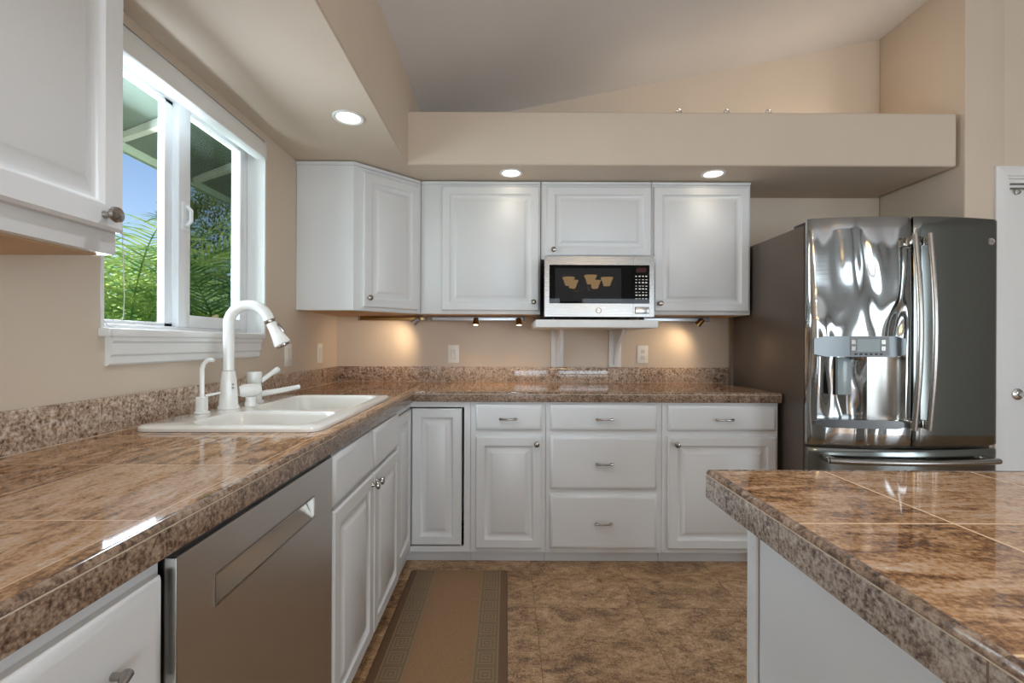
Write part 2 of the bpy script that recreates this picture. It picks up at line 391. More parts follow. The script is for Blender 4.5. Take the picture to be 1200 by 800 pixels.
# ------------------------------------------------------------------ kitchen window in the left wall
fx = XL-.085                                             # inner face of the vinyl frame
b = MB()
for (y0, y1, z0, z1) in ((WY0, WY0+.04, WZ0, WZ1), (WY1-.035, WY1, WZ0, WZ1), (WY0+.04, WY1-.035, WZ0, WZ0+.035), (WY0+.04, WY1-.035, 2.050, WZ1)):
    b.box(fx-.06, fx, y0, y1, z0, z1, bev=.003)
win = struct(b, 'window_1', M['vinyl'])
b = MB()   # painted returns of the opening
b.box(fx+.001, XL-.001, WY1-.012, WY1-.0005, WZ0+.02, WZ1-.001); b.box(fx+.001, XL-.001, WY0+.0005, WY0+.012, WZ0+.02, WZ1-.001)
b.build('window_jamb', M['trimw'], win)
ym = 1.69
b = MB()   # far-left fixed light: thin stiles
y0, y1, z0, z1 = WY0+.04, ym+.012, WZ0+.035, 2.0505
for q in ((y0, y0+.014, z0, z1), (y1-.045, y1, z0, z1), (y0, y1, z0, z0+.014), (y0, y1, z1-.014, z1)):
    b.box(fx-.05, fx-.024, *q, bev=.002)
b.build('fixed_light_frame', M['vinyl'], win)
b = MB(); b.box(fx-.040, fx-.036, y0+.012, y1-.04, z0+.012, z1-.012); b.build('window_pane', M['glass'], win)
b = MB()
y0, y1 = ym, WY1-.037
for q in ((y0, y0+.062, z0, z1), (y1-.034, y1, z0, z1), (y0+.062, y1-.034, z0, z0+.046), (y0+.062, y1-.034, z1-.02, z1)):
    b.box(fx-.022, fx+.004, *q, bev=.003)
sash = b.build('sliding_sash', M['vinyl'], win)
b = MB(); b.box(fx-.012, fx-.008, y0+.06, y1-.032, z0+.044, z1-.018); b.build('window_pane', M['glass'], sash)
b = MB(); b.box(fx-.048, fx-.0475, y0+.05, y1-.005, z0+.01, z1-.01); b.build('insect_screen', M['screen'], win)
b = MB(); b.box(fx+.004, fx+.012, y0+.012, y0+.05, 1.585, 1.69, bev=.004); b.tube([(fx+.012, y0+.031, 1.605), (fx+.028, y0+.031, 1.62), (fx+.028, y0+.031, 1.66), (fx+.012, y0+.031, 1.675)], .007, 8)
b.build('window_latch', M['vinyl'], sash)
# sill with apron
b = MB(); b.box(fx+.0005, XL+.034, WY0-.004, 2.085, WZ0-.006, WZ0+.018, bev=.006)
b.box(fx+.0005, XL-.0005, 2.0855, WY1-.001, WZ0, WZ0+.018)
b.box(XL+.0005, XL+.034, WY0-.012, WY0+.001, WZ0-.006, WZ0+.018, bev=.004)
pr = [(0, 0), (.026, 0), (.026, -.012), (.02, -.018), (.02, -.05), (.014, -.056), (.014, -.076), (.006, -.082), (.0, -.082)]
b.loops([[(XL+.0005+u, y, WZ0-.006+w) for u, w in pr] for y in (WY0+.012, 2.070)])
b.build('window_sill', M['trimw'], win)
# blind cassette over the window
bl = thing('window_blind', 'white raised blind cassette mounted over the kitchen window', 'blind', (XL+.03, 1.7, 2.0))
b = MB(); b.box(XL+.001, XL+.05, WY0-.02, 2.058, 1.985, 2.046, bev=.004); b.build('valance', M['trimw'], bl)
b = MB(); b.box(fx+.001, XL-.002, WY0+.014, WY1-.014, 2.060, 2.098, bev=.003); b.build('headrail', M['vinyl'], bl)
for yy in (1.44, 1.80, 2.04):
    b = MB(); b.box(XL-.060, XL-.030, yy, yy+.05, 2.0535, 2.0595, bev=.002); b.build('rail_clip', M['grey'], bl)
b = MB()
cp = [(XL+.046, 1.279+.019*(k/15)**1.5, 1.984-k*.046) for k in range(16)]
cp += [(XL+.046, 1.26+.038*math.cos(a), 1.262-.052*math.sin(a)) for a in [k*PI/8 for k in range(1, 8)]]
cp += [(XL+.046, 1.222+.02*(k/15)**1.5, 1.294+k*.046) for k in range(0, 16)]
b.tube([p for p in cp if p[2] < 1.985], .0011, 6)
b.build('pull_cord', M['vinyl'], bl)

# ------------------------------------------------------------------ outside: eave and garden
b = MB()
Q = Matrix(((1, 0, 0, 0), (0, 0, 1, 0), (0, 1, 0, 0), (0, 0, 0, 1)))
b.prism([(-1.29, 2.585), (-2.10, 2.26), (-2.10, 2.34), (-1.29, 2.665)], -1.0, 6.5, mtx=Q)
eave = struct(b, 'roof_eave', M['eave'])
for k in range(7):
    y = 1.22 + .62*k
    b = MB(); b.prism([(-1.285, 2.584), (-2.09, 2.262), (-2.09, 2.232), (-1.285, 2.50)], y-.02, y+.02, mtx=Q); b.build('rafter', M['rafter'], eave)
b = MB(); b.box(-2.135, -2.102, -1.0, 6.5, 2.215, 2.40, bev=.004); b.build('fascia', M['fascia'], eave)
b = MB(); b.box(-60, XL-.3, -30, 60, -.45, -.40); o = struct(b, 'ground', M['lawn'])

def blade(bm, p, d, up, L, w, droop, nseg=3):
    d = d.normalized(); side = d.cross(up).normalized(); prev = None; q = p.copy()
    for k in range(nseg+1):
        f = k/nseg; ww = w*(.55+.9*f)*(1-f)**.75 if k < nseg else .0015
        a = bm.verts.new(q - side*ww); c = bm.verts.new(q + side*ww)
        if prev: bm.faces.new((prev[0], prev[1], c, a))
        prev = (a, c)
        d = (d + Vector((0, 0, -droop/nseg))).normalized(); q = q + d*(L/nseg)
def frond(root, az, L, e0, e1, ll, nl, mat):
    mb = MB(); bm = mb.bm; p = Vector(WM[root.name].translation) + Vector((.03*math.cos(az), .03*math.sin(az), .0)); N = 14; pts = [p.copy()]; tans = []
    for k in range(N):
        e = e0 + (e1-e0)*(k/N)**1.2
        t = Vector((math.cos(az)*math.cos(e), math.sin(az)*math.cos(e), math.sin(e))); tans.append(t)
        p = p + t*(L/N); pts.append(p.copy())
    tans.append(tans[-1])
    mb.tube(pts, [.011*(1-.85*k/N) for k in range(N+1)], 5)
    for i in range(nl):
        f = .16 + .84*i/(nl-1); u = f*N; k = min(int(u), N-1); q = pts[k].lerp(pts[k+1], u-k); t = tans[k]
        sd = t.cross(Vector((0, 0, 1))).normalized(); upv = sd.cross(t).normalized()
        le = ll*(.35+.65*math.sin(PI*min(1, .18+.8*f)))*random.uniform(.9, 1.1)
        for s in (-1, 1):
            d = t*(.55+.5*f) + sd*s*.95 + upv*random.uniform(.12, .32)
            blade(bm, q, d, upv, le, .016, random.uniform(.35, .75))
    me = mb.build('frond', mat, root, ang=180)
    return me
def palm(x, y, z, label, n, L, mat, seed, az0=0, az1=2*PI, ll=.55, nl=36):
    random.seed(seed)
    r = thing('palm', label, 'palm', (x, y, z), 0, 'palms outside the kitchen window')
    b = MB(); b.tube([(x, y, -.40), (x+.02, y, z*.5-.1), (x, y, z+.03)], [.06, .05, .04], 8); b.build('trunk', M['soil'], r)
    for k in range(n):
        az = az0+(az1-az0)*(k+random.uniform(-.25, .25))/max(1, n-1)
        frond(r, az, L*random.uniform(.85, 1.12), random.uniform(.95, 1.42), random.uniform(-.9, .0), ll, nl, mat)
    return r
palm(-3.60, 4.35, 1.05, 'bright green arching palm seen through the fixed pane', 10, 2.3, M['palm'], 3)
palm(-3.05, 4.10, .55, 'low bushy palm behind the meeting stiles of the window', 10, 1.7, M['palm'], 8)
palm(-3.05, 5.00, .85, 'shaded palm filling the sliding sash', 11, 2.0, M['palm_d'], 12)
palm(-5.2, 6.2, 1.0, 'tall palm farthest back behind the fixed pane', 10, 2.4, M['palm_d'], 21, nl=40)
palm(-3.7, 6.3, .9, 'dark palm behind the far edge of the sliding sash', 10, 2.2, M['palm_d'], 31, nl=40)

def leafcloud(name, label, cat, c, R, n, size, mat, seed, base=True, flowers=(), group=None):
    random.seed(seed)
    r = thing(name, label, cat, (c[0], c[1], -.40), 0, group)
    mb = MB(); bm = mb.bm
    for i in range(n):
        v = Vector((random.gauss(0, 1), random.gauss(0, 1), random.gauss(0, 1))).normalized()*random.uniform(.55, 1)**.6
        p = Vector(c) + Vector((v.x*R[0], v.y*R[1], v.z*R[2]))*(1+.18*math.sin(5*v.x+seed)*math.cos(6*v.z))
        d = (v*.6 + Vector((random.uniform(-1, 1), random.uniform(-1, 1), random.uniform(-.4, .9)))).normalized()
        blade(bm, p, d, Vector((random.uniform(-1, 1), random.uniform(-1, 1), 1.2)).normalized(), size*random.uniform(.7, 1.3), size*.16, random.uniform(0, .5), 2)
    mb.build('foliage', mat, r, ang=180)
    b = MB(); b.tube([(c[0], c[1], -.40), (c[0]+.03, c[1], c[2]*.4), (c[0], c[1], c[2])], [.05, .04, .02], 7); b.build('trunk', M['soil'], r)
    for (fx_, fy_, fz_) in flowers:
        b = MB()
        for k in range(5):
            a = 2*PI*k/5
            b.lathe([(.0, 0), (.019, .002), (.014, .006), (0, .007)], (fx_+.012, fy_+.024*math.cos(a), fz_+.024*math.sin(a)), (1, -.8, .1*k), 8)
        b.build('flower', M['flower'], r)
    return r
leafcloud('shrub', 'leafy shrub with cream flowers below the fixed pane', 'shrub', (-2.9, 2.72, .85), (.55, .55, .48), 1500, .11, M['bush'], 5,
          flowers=((-2.66, 3.05, 1.245), (-2.67, 3.11, 1.262)))
leafcloud('shrub', 'leafy shrub with two cream flowers below the sliding sash', 'shrub', (-2.55, 3.95, .9), (.5, .6, .5), 1500, .11, M['bush'], 6,
          flowers=((-2.30, 3.62, 1.325), (-2.28, 3.585, 1.345)))
leafcloud('tree', 'dark olive round tree high behind the sliding sash', 'tree', (-4.75, 7.6, 2.75), (.8, .8, 1.0), 9000, .09, M['tree'], 9)
leafcloud('hedge', 'dense green hedge along the garden behind the palms', 'hedge', (-8.2, 10.5, .75), (1.3, 4.6, 1.35), 16000, .17, M['bush'], 10)

# ------------------------------------------------------------------ cabinets
DOORP = lambda t=.02: [(0, -.0005), (0, -t+.006), (.006, -t), (.046, -t), (.054, -t+.010), (.060, -t+.012), (.065, -t+.012), (.086, -t+.002), (.090, -t)]
DRAWP = lambda t=.02: [(0, -.0005), (0, -t+.009), (.004, -t+.004), (.013, -t), (.02, -t)]
def knob(parent, x, z, t, mtx=None):
    b = MB(); b.lathe([(.008, 0), (.0065, .004), (.006, .012), (.013, .017), (.0158, .022), (.0145, .027), (.008, .030), (0, .0306)], (x, -t, z), (0, -1, 0), 18, mtx=mtx)
    return b.build('knob', M['nickel'], parent, world=False)
def pull(parent, x, z, t):
    b = MB(); w = .042
    P = [(x-w-.006, -t-.012, z), (x-w, -t-.015, z), (x-w*.55, -t-.024, z), (x, -t-.027, z), (x+w*.55, -t-.024, z), (x+w, -t-.015, z), (x+w+.006, -t-.012, z)]
    b.tube(P, [.003, .0075, .005, .0042, .005, .0075, .003], 10)
    for s in (-1, 1): b.tube([(x+s*(w-.004), -t+.0005, z), (x+s*(w-.004), -t-.016, z)], .0048, 10)
    return b.build('pull_handle', M['nickel'], parent, world=False)
def fronts(r, fl, t=.02):
    for f in fl:
        kind, x0, x1, z0, z1 = f[:5]
        b = MB(); b.rings(x0, x1, z0, z1, DOORP(t) if kind == 'door' else DRAWP(t))
        d = b.build('cabinet_door' if kind == 'door' else ('drawer' if len(f) > 5 else 'false_drawer_front'), M['white'], r, world=False)
        if len(f) > 5:
            (knob if f[5] == 'knob' else pull)(d, f[6], f[7], t)
ZB, ZTOP = .068, .8625
def base_unit(label, loc, rotz, w, fl, depth=.596, toe=.05):
    r = thing('base_cabinet', label, 'cabinet', loc, rotz, 'base cabinets')
    b = MB(); g = .001
    b.box(g, w-g, 0, .02, ZB, ZTOP); b.box(g, .02, .02, depth, ZB, ZTOP); b.box(w-.02, w-g, .02, depth, ZB, ZTOP)
    b.box(.02, w-.02, .02, depth, ZB, ZB+.018); b.box(.02, w-.02, depth-.012, depth, ZB+.018, ZTOP)
    b.build('carcass', M['white'], r, world=False)
    b = MB(); b.box(g, w-g, toe, toe+.02, 0, ZB-.001); b.build('toe_kick', M['white'], r, world=False)
    fronts(r, fl); return r
YC = 2.432                                                 # face of the back run
XC = -.505                                                 # face of the left run
base_unit('narrow white base cabinet beside the corner, one drawer over one door', (-.189, YC, 0), 0, .396,
          [('drawer', .027, .375, .715, .849, 'pull', .197, .775), ('door', .027, .375, .094, .680, 'knob', .347, .645)])
base_unit('white base cabinet of three stacked drawers under the microwave', (.207, YC, 0), 0, .612,
          [('drawer', .022, .583, .715, .849, 'pull', .305, .775), ('drawer', .022, .583, .407, .683, 'pull', .305, .541), ('drawer', .022, .583, .094, .375, 'pull', .302, .230)])
base_unit('white base cabinet next to the refrigerator, one drawer over one door', (.819, YC, 0), 0, .612,
          [('drawer', .03, .596, .715, .849, 'pull', .318, .775), ('door', .03, .596, .094, .683, 'knob', .07, .645)])
R90 = PI/2
base_unit('white sink base cabinet with two doors below the sink', (XC, 1.290, 0), R90, .808,
          [('drawer', .012, .400, .703, .849), ('drawer', .408, .796, .703, .849),
           ('door', .012, .400, .094, .690, 'knob', .378, .655), ('door', .408, .796, .094, .690, 'knob', .432, .655)], toe=.06)
base_unit('white drawer cabinet at near side of the dishwasher', (XC, .365, 0), R90, .304,
          [('drawer', .012, .292, .675, .838, 'pull', .165, .757), ('drawer', .012, .292, .094, .655, 'pull', .165, .40)], toe=.06)
base_unit('white base cabinet at the open end of the left run', (XC, .01, 0), R90, .354,
          [('drawer', .012, .342, .675, .838, 'pull', .177, .757), ('drawer', .012, .342, .094, .655, 'pull', .177, .40)], toe=.06)
# corner unit with the folding two-leaf door
r = thing('corner_base_cabinet', 'white corner base cabinet with a folding door in black gaps', 'cabinet', (XC, YC, 0), 0, 'base cabinets')
b = MB(); yl = 2.099
b.box(-.223, -.190, YC, YC+.02, ZB, ZTOP); b.box(XC+.0, -.223, YC, YC+.02, .832, ZTOP); b.box(XC+.0, -.223, YC, YC+.02, ZB, .098)
b.box(XC-.02, XC, yl, yl+.022, ZB, ZTOP); b.box(XC-.02, XC, yl+.022, YC+.02, .832, ZTOP); b.box(XC-.02, XC, yl+.022, YC+.02, ZB, .098)
b.box(-.208, -.190, YC+.02, 3.03, ZB, ZTOP); b.box(XC-.596, XC-.02, yl, yl+.018, ZB, ZTOP)
b.box(XC-.596, -.208, 3.018, 3.03, ZB, ZTOP); b.box(XC-.596, XC-.584, yl+.018, 3.018, ZB, ZTOP)
b.build('carcass', M['white'], r)
b = MB(); b.box(XC-.06, -.190, YC+.05, YC+.07, 0, ZB-.001); b.box(XC-.08, XC-.06, yl, YC+.07, 0, ZB-.001); b.build('toe_kick', M['white'], r)
b = MB(); b.rings(XC+.004, -.236, .104, .824, DOORP(.02), mtx=Matrix.Translation((0, YC+.016, 0))); b.build('cabinet_door', M['white'], r)
b = MB(); b.rings(yl+.030, YC-.004, .104, .824, DOORP(.02), mtx=Matrix.Translation((XC-.016, 0, 0)) @ Matrix.Rotation(R90, 4, 'Z')); b.build('cabinet_door', M['white'], r)

def upper_unit(label, loc, rotz, w, z0, z1, fl, depth=.305, end=0):
    r = thing('wall_cabinet', label, 'cabinet', loc, rotz, 'wall cabinets')
    b = MB(); b.box(.001, w-.001, 0, depth, z0, z1, bev=.0015); b.build('carcass', M['white'], r, world=False)
    b = MB(); b.box(.001, w-.001, -.010, .03, z1+.0005, z1+.017, bev=.004); b.build('top_moulding', M['white'], r, world=False)
    b = MB(); b.box(.02, w-.02, .022, depth-.01, z0-.003, z0-.0005); b.build('underside_panel', M['wood_under'], r, world=False)
    fronts(r, fl); return r
UB, UT, YU = 1.343, 2.113, 2.744
upper_unit('white wall cabinet with single door left of the microwave', (-.515, YU, 0), 0, .713, UB, UT, [('door', .127, .704, 1.362, 2.098, 'knob', .670, 1.413)])
upper_unit('short white wall cabinet right above the microwave', (.200, YU, 0), 0, .655, 1.670, UT, [('door', .034, .652, 1.688, 2.098, 'knob', .072, 1.722)])
upper_unit('white wall cabinet with single door beside the refrigerator', (.857, YU, 0), 0, .590, UB, UT, [('door', .014, .576, 1.362, 2.098, 'knob', .046, 1.408)])
upper_unit('large white wall cabinet close by, left of the window', (-.801, .332, 0), R90, .612, UB+.003, UT, [('door', .012, .609, 1.390, 2.098, 'knob', .562, 1.416)], depth=.319)
# diagonal corner wall cabinet
P = [(XL+.002, 2.452), (-.818, 2.452), (-.517, 2.744), (-.517, YB-.002), (XL+.002, YB-.002)]
r = thing('corner_wall_cabinet', 'white diagonal corner wall cabinet with one angled door', 'cabinet', (-.8, 2.8, UB), 0, 'wall cabinets')
b = MB(); b.prism(P, UB, UT); b.build('carcass', M['white'], r)
P2 = [(XL+.002, 2.442), (-.814, 2.442), (-.517, 2.731), (-.517, 2.80), (XL+.002, 2.80)]
b = MB(); b.prism(P2, UT+.0005, UT+.017); b.build('top_moulding', M['white'], r)
b = MB(); b.prism([(XL+.02, 2.472), (-.825, 2.472), (-.537, 2.752), (-.537, 3.03), (XL+.02, 3.03)], UB-.003, UB-.0005); b.build('underside_panel', M['wood_under'], r)
ang = math.atan2(2.744-2.452, -.517+.818); LD = math.hypot(.301, .292)
mt = Matrix.Translation((-.818, 2.452, 0)) @ Matrix.Rotation(ang, 4, 'Z')
b = MB(); b.rings(.048, LD-.020, 1.362, 2.090, DOORP(), mtx=mt); d = b.build('cabinet_door', M['white'], r)
b = MB(); b.lathe([(.008, 0), (.0065, .004), (.006, .012), (.013, .017), (.0158, .022), (.0145, .027), (.008, .030), (0, .0306)], (.078, -.02, 1.412), (0, -1, 0), 18, mtx=mt); b.build('knob', M['nickel'], d)

# ------------------------------------------------------------------ countertop with sink cut-out
CT = .914
SX0, SX1, SY0, SY1 = -1.07, -.535, 1.305, 2.135           # sink outer rim
hx0, hx1, hy0, hy1 = SX0+.015, SX1-.015, SY0+.015, SY1-.015
ct = thing('countertop', 'glossy brown granite tile worktop running round the corner', 'countertop', (XC, YC, CT))
b = MB(); ex = -.497; ey = 2.420; zb = .8635; XW = XL+.002; YW = YB-.002
for q in ((XW, ex, 0.0, hy0), (XW, ex, hy1, ey), (XW, hx0, hy0, hy1), (hx1, ex, hy0, hy1)): b.box(q[0], q[1], q[2], q[3], zb, CT)
b.box(XW, ex, ey, YW, zb, CT)
b.build('top_slab', M['top'], ct)
b = MB(); b.box(ex+.0003, 1.438, ey, YW, zb, CT); b.build('top_slab', M['top_back'], ct)
def edge(path, zt, zbot, flip=1):
    """nosing and facing swept along a horizontal path; outward is to the right of travel * flip"""
    nos = [(-.0, -.009), (-.0, -.0002), (.004, .0012), (.008, .0004), (.0108, -.003), (.012, -.0085), (.011, -.0095)]
    fac = [(.0, -.0118), (.011, -.0118), (.012, -.0125), (.012, zbot-zt+.002), (.011, zbot-zt), (.0, zbot-zt)]
    gro = [(.0, -.0096), (.0116, -.0096), (.0116, -.0117), (.0, -.0117)]
    out = []
    for prof in (nos, fac, gro):
        L = []
        for k, p in enumerate(path):
            p = Vector(p); ds = []
            if k > 0: ds.append((p-Vector(path[k-1])).normalized())
            if k < len(path)-1: ds.append((Vector(path[k+1])-p).normalized())
            ns = [Vector((d.y, -d.x))*flip for d in ds]
            n = ns[0] if len(ns) == 1 else (ns[0]+ns[1])/(1+ns[0].dot(ns[1]))
            L.append([(p.x+n.x*u, p.y+n.y*u, zt+w) for u, w in prof])
        out.append(L)
    return out
n_, f_, g_ = edge([(ex, 0.0), (ex, ey), (1.438, ey)], CT, .8625)
b = MB(); b.loops(n_); b.build('edge_nosing', M['nose'], ct)
b = MB(); b.loops(f_); b.build('edge_facing', M['face'], ct)
b = MB(); b.loops(g_); b.build('edge_grout', M['grout'], ct)
b = MB(); b.box(XL+.0005, XL+.0125, 0, YB-.013, CT+.0005, 1.014, bev=.002); b.build('backsplash', M['splash'], ct)
b = MB(); b.box(XL+.0125, 1.462, YB-.0125, YB-.0005, CT+.0005, 1.014, bev=.002); b.build('backsplash', M['splash'], ct)
b = MB(); b.box(XL+.013, XL+.0155, 0, YB-.016, CT+.0002, CT+.0016); b.build('grout_joint', M['grout'], ct)
b = MB(); b.box(XL+.0125, 1.436, YB-.0155, YB-.013, CT+.0002, CT+.0016); b.build('grout_joint', M['grout'], ct)

# sink
def rrect(x0, x1, y0, y1, r, z, n=5):
    pts = []
    for cx, cy, a0 in ((x1-r, y0+r, -PI/2), (x1-r, y1-r, 0), (x0+r, y1-r, PI/2), (x0+r, y0+r, PI)):
        for k in range(n+1):
            a = a0 + PI/2*k/n; pts.append((cx+r*math.cos(a), cy+r*math.sin(a), z))
    return pts
sk = thing('sink', 'white porcelain drop-in sink of two bowls under the window', 'sink', ((SX0+SX1)/2, (SY0+SY1)/2, CT))
bowls = [(-.945, -.575, 1.345, 1.600), (-.945, -.575, 1.638, 2.098)]
ZR = CT+.0165
b = MB()
o1 = rrect(SX0+.012, SX1-.012, SY0+.012, SY1-.012, .035, ZR)
b.loops([rrect(SX0, SX1, SY0, SY1, .045, CT+.001), rrect(SX0, SX1, SY0, SY1, .045, CT+.009), rrect(SX0+.004, SX1-.004, SY0+.004, SY1-.004, .041, CT+.014), o1], False, False)
bb = bmesh.new(); es = []
for lp in [o1] + [rrect(x0, x1, y0, y1, .06, ZR) for x0, x1, y0, y1 in bowls]:
    vs = [bb.verts.new(p) for p in lp]; es += [bb.edges.new((vs[i], vs[(i+1) % len(vs)])) for i in range(len(vs))]
bmesh.ops.triangle_fill(bb, use_beauty=True, use_dissolve=False, edges=es)
b._merge(bb)
bmesh.ops.remove_doubles(b.bm, verts=b.bm.verts, dist=.0003)
rim = b.build('rim', M['porc'], sk)
for (x0, x1, y0, y1) in bowls:
    b = MB(); L = []
    for ins, z, rr in ((0, ZR, .06), (.004, ZR-.004, .058), (.009, ZR-.014, .055), (.016, CT-.10, .055), (.026, CT-.165, .055), (.06, CT-.185, .05), (.12, CT-.188, .02)):
        L.append(rrect(x0+ins, x1-ins, y0+ins, y1-ins, rr, z))
    b.loops(L, False, True)
    bw = b.build('bowl', M['porc'], sk)
    b = MB(); b.lathe([(.042, 0), (.042, .003), (.034, .004), (.03, .0), (.0, -.0)], ((x0+x1)/2, (y0+y1)/2, CT-.1875)); b.build('drain', M['chrome'], bw)

# main faucet
FX, FY = -1.005, 1.665; FZ = ZR+.0005
fa = thing('faucet', 'tall white gooseneck faucet with pull-down chrome spray head', 'faucet', (FX, FY, FZ))
b = MB(); b.lathe([(.036, 0), (.036, .006), (.031, .014), (.029, .06), (.0265, .10), (.023, .125), (.0205, .135), (0, .136)], (FX, FY, FZ), n=24); b.build('body', M['faucetw'], fa)
d = Vector((.985, .17, 0)).normalized(); R = .069; zt = FZ+.305
pts = [Vector((FX, FY, FZ+.137)), Vector((FX, FY, FZ+.18)), Vector((FX, FY, FZ+.24))]
for k in range(0, 13):
    a = PI - (PI*.93)*k/12; pts.append(Vector((FX, FY, zt)) + d*(R+R*math.cos(a)) + Vector((0, 0, R*math.sin(a))))
b = MB(); b.tube(pts, .0185, 16); nk = b.build('neck', M['faucetw'], fa)
e = pts[-1]; td = (pts[-1]-pts[-2]).normalized(); td = (td + d*.16).normalized()
b = MB(); b.lathe([(.019, .0005), (.0195, .006), (.017, .012)], e, td, 18); b.build('neck_collar', M['nickel'], nk)
b = MB(); b.lathe([(.017, .0125), (.0185, .035), (.023, .065), (.029, .092), (.0285, .099), (.024, .102)], e, td, 20); sh = b.build('spray_head', M['faucetw'], fa)
b = MB(); b.lathe([(.025, .1022), (.024, .106), (.0, .1065)], e, td, 20); b.build('spray_face', M['chrome'], sh)
sd = td.cross(Vector((0, 0, 1))).normalized(); bn = (d - td*d.dot(td)).normalized()
b = MB(); b.tube([e+td*.025+bn*.0185, e+td*.042+bn*.0215, e+td*.06+bn*.0245], [.005, .007, .005], 8); b.build('spray_button', M['nickel'], sh)
# side hub
b = MB(); h0 = Vector((FX+.02, FY+.03, FZ+.058)); hd = Vector((.75, .66, .05)).normalized()
b.lathe([(.018, 0), (.024, .012), (.0245, .045), (.022, .062), (.014, .074), (0, .076)], h0, hd, 18)
b.lathe([(.021, 0), (.021, .012), (.018, .02), (.019, .036), (.0, .037)], (FX+.048, FY+.058, FZ), (0, 0, 1), 18)
b.build('side_hub', M['faucetw'], fa)
b = MB()
for k, (dx, dz) in enumerate(((.02, .075), (.02, .088))): b.lathe([(.003, 0), (.003, .004), (0, .005)], (FX+.024, FY-.016, FZ+dz), (.9, -.6, 0), 8)
b.build('indicator_dot', M['nickel'], fa)
# lever valve further along
VX, VY = -1.005, 1.835
va = thing('lever_valve', 'white lever valve with flat spout standing behind the tall faucet', 'faucet', (VX, VY, FZ))
b = MB(); b.lathe([(.036, 0), (.036, .006), (.028, .010), (.027, .05), (.025, .06), (.027, .064), (.027, .072), (.024, .075), (.027, .08), (.0285, .115), (.026, .122), (0, .124)], (VX, VY, FZ), n=24); b.build('body', M['faucetw'], va)
b = MB(); b.tube([(VX+.02, VY+.01, FZ+.032), (VX+.08, VY+.05, FZ+.042), (VX+.14, VY+.09, FZ+.054)], [.013, .011, .010], 10, flat=1.5); b.build('spout', M['faucetw'], va)
b = MB(); b.tube([(VX+.015, VY+.02, FZ+.082), (VX+.035, VY+.045, FZ+.105), (VX+.055, VY+.08, FZ+.128)], [.010, .009, .012], 10); b.build('lever', M['faucetw'], va)
# small filtered-water tap
TX, TY = -1.028, 1.555
tp = thing('water_tap', 'small thin white drinking water tap in front of the tall faucet', 'faucet', (TX, TY, FZ))
b = MB(); b.box(TX-.014, TX+.014, TY-.014, TY+.014, FZ, FZ+.055, bev=.004); b.lathe([(.024, 0), (.024, .004), (.016, .008)], (TX, TY, FZ)); b.build('base', M['faucetw'], tp)
pts = [Vector((TX, TY, FZ+.05)), Vector((TX, TY, FZ+.15))] + [Vector((TX+.026-.026*math.cos(a), TY+.004, FZ+.15+.026*math.sin(a)*1.1)) for a in [PI*.08*k for k in range(1, 9)]]
b = MB(); b.tube(pts, [.0075]*2+[.0072]*7+[.006], 10); b.build('spout', M['faucetw'], tp)
b = MB(); b.tube([(TX+.012, TY, FZ+.058), (TX+.05, TY+.02, FZ+.066)], [.005, .0035], 8); b.build('lever', M['faucetw'], tp)

# ------------------------------------------------------------------ dishwasher
dw = thing('dishwasher', 'stainless steel dishwasher set into the left run of cabinets', 'dishwasher', (XC, .98, 0))
Y0, Y1 = .675, 1.284
b = MB(); b.box(-1.09, -.512, Y0, Y1, .10, .858); b.build('body', M['black'], dw)
b = MB(); xf = -.484; py0, py1, pz0, pz1 = .765, 1.156, .733, .782
for q in ((Y0+.004, py0, .105, .853), (py1, Y1-.004, .105, .853), (py0, py1, .105, pz0), (py0, py1, pz1, .853)): b.box(-.511, xf, *q)
fr = b.build('door_panel', M['steel_dw'], dw)
b = MB(); b.loops([[(xf-.0005, py0, pz0), (xf-.0005, py1, pz0), (xf-.022, py1-.004, pz1-.006), (xf-.022, py0+.004, pz1-.006)], [(xf-.026, py0, pz0), (xf-.026, py1, pz0), (xf-.026, py1-.004, pz1-.005), (xf-.026, py0+.004, pz1-.005)]])
b.build('pocket_handle', M['steel'], fr)
b = MB()
for (q, e_) in (((py0-.003, py0), (pz0, pz1)), ((py1, py1+.003), (pz0, pz1)), ((py0-.003, py1+.003), (pz0-.003, pz0)), ((py0-.003, py1+.003), (pz1, pz1+.003))):
    b.box(xf+.0003, xf+.0025, q[0], q[1], e_[0], e_[1])
b.build('pocket_trim', M['nickel'], fr)
b = MB(); b.box(-.511, xf+.001, Y0, Y0+.0035, .105, .853, bev=.001); b.build('edge_trim', M['steel'], dw)
b = MB(); b.box(-.57, -.55, Y0, Y1, 0, .098); b.build('kick_plate', M['black'], dw)
b = MB(); b.box(-.512, -.49, Y0, Y1, .8535, .860); b.build('control_strip', M['black'], dw)

# ------------------------------------------------------------------ island
IX0, IX1, IY0, IY1 = .408, 2.0, -.30, .942
it = thing('island_countertop', 'glossy brown granite tile island top at lower right', 'countertop', (1.2, 0, CT))
b = MB(); b.box(IX0+.012, IX1, IY0, IY1-.012, .862, CT); b.build('top_slab', M['top_island'], it)
n_, f_, g_ = edge([(IX0+.012, IY0), (IX0+.012, IY1-.012), (IX1, IY1-.012)], CT, .856, flip=-1)
b = MB(); b.loops(n_); b.build('edge_nosing', M['nose'], it)
b = MB(); b.loops(f_); b.build('edge_facing', M['face_island'], it)
b = MB(); b.loops(g_); b.build('edge_grout', M['grout'], it)
ib = thing('island_cabinet', 'plain white panelled island base under the granite island top', 'cabinet', (1.2, 0, 0))
b = MB(); b.box(.452, 1.9, -.22, .852, .0, .8545, bev=.002); b.build('carcass', M['white'], ib)
b = MB(); b.box(.446, .4515, .822, .853, .0, .8545, bev=.0015); b.build('corner_trim', M['white'], ib)

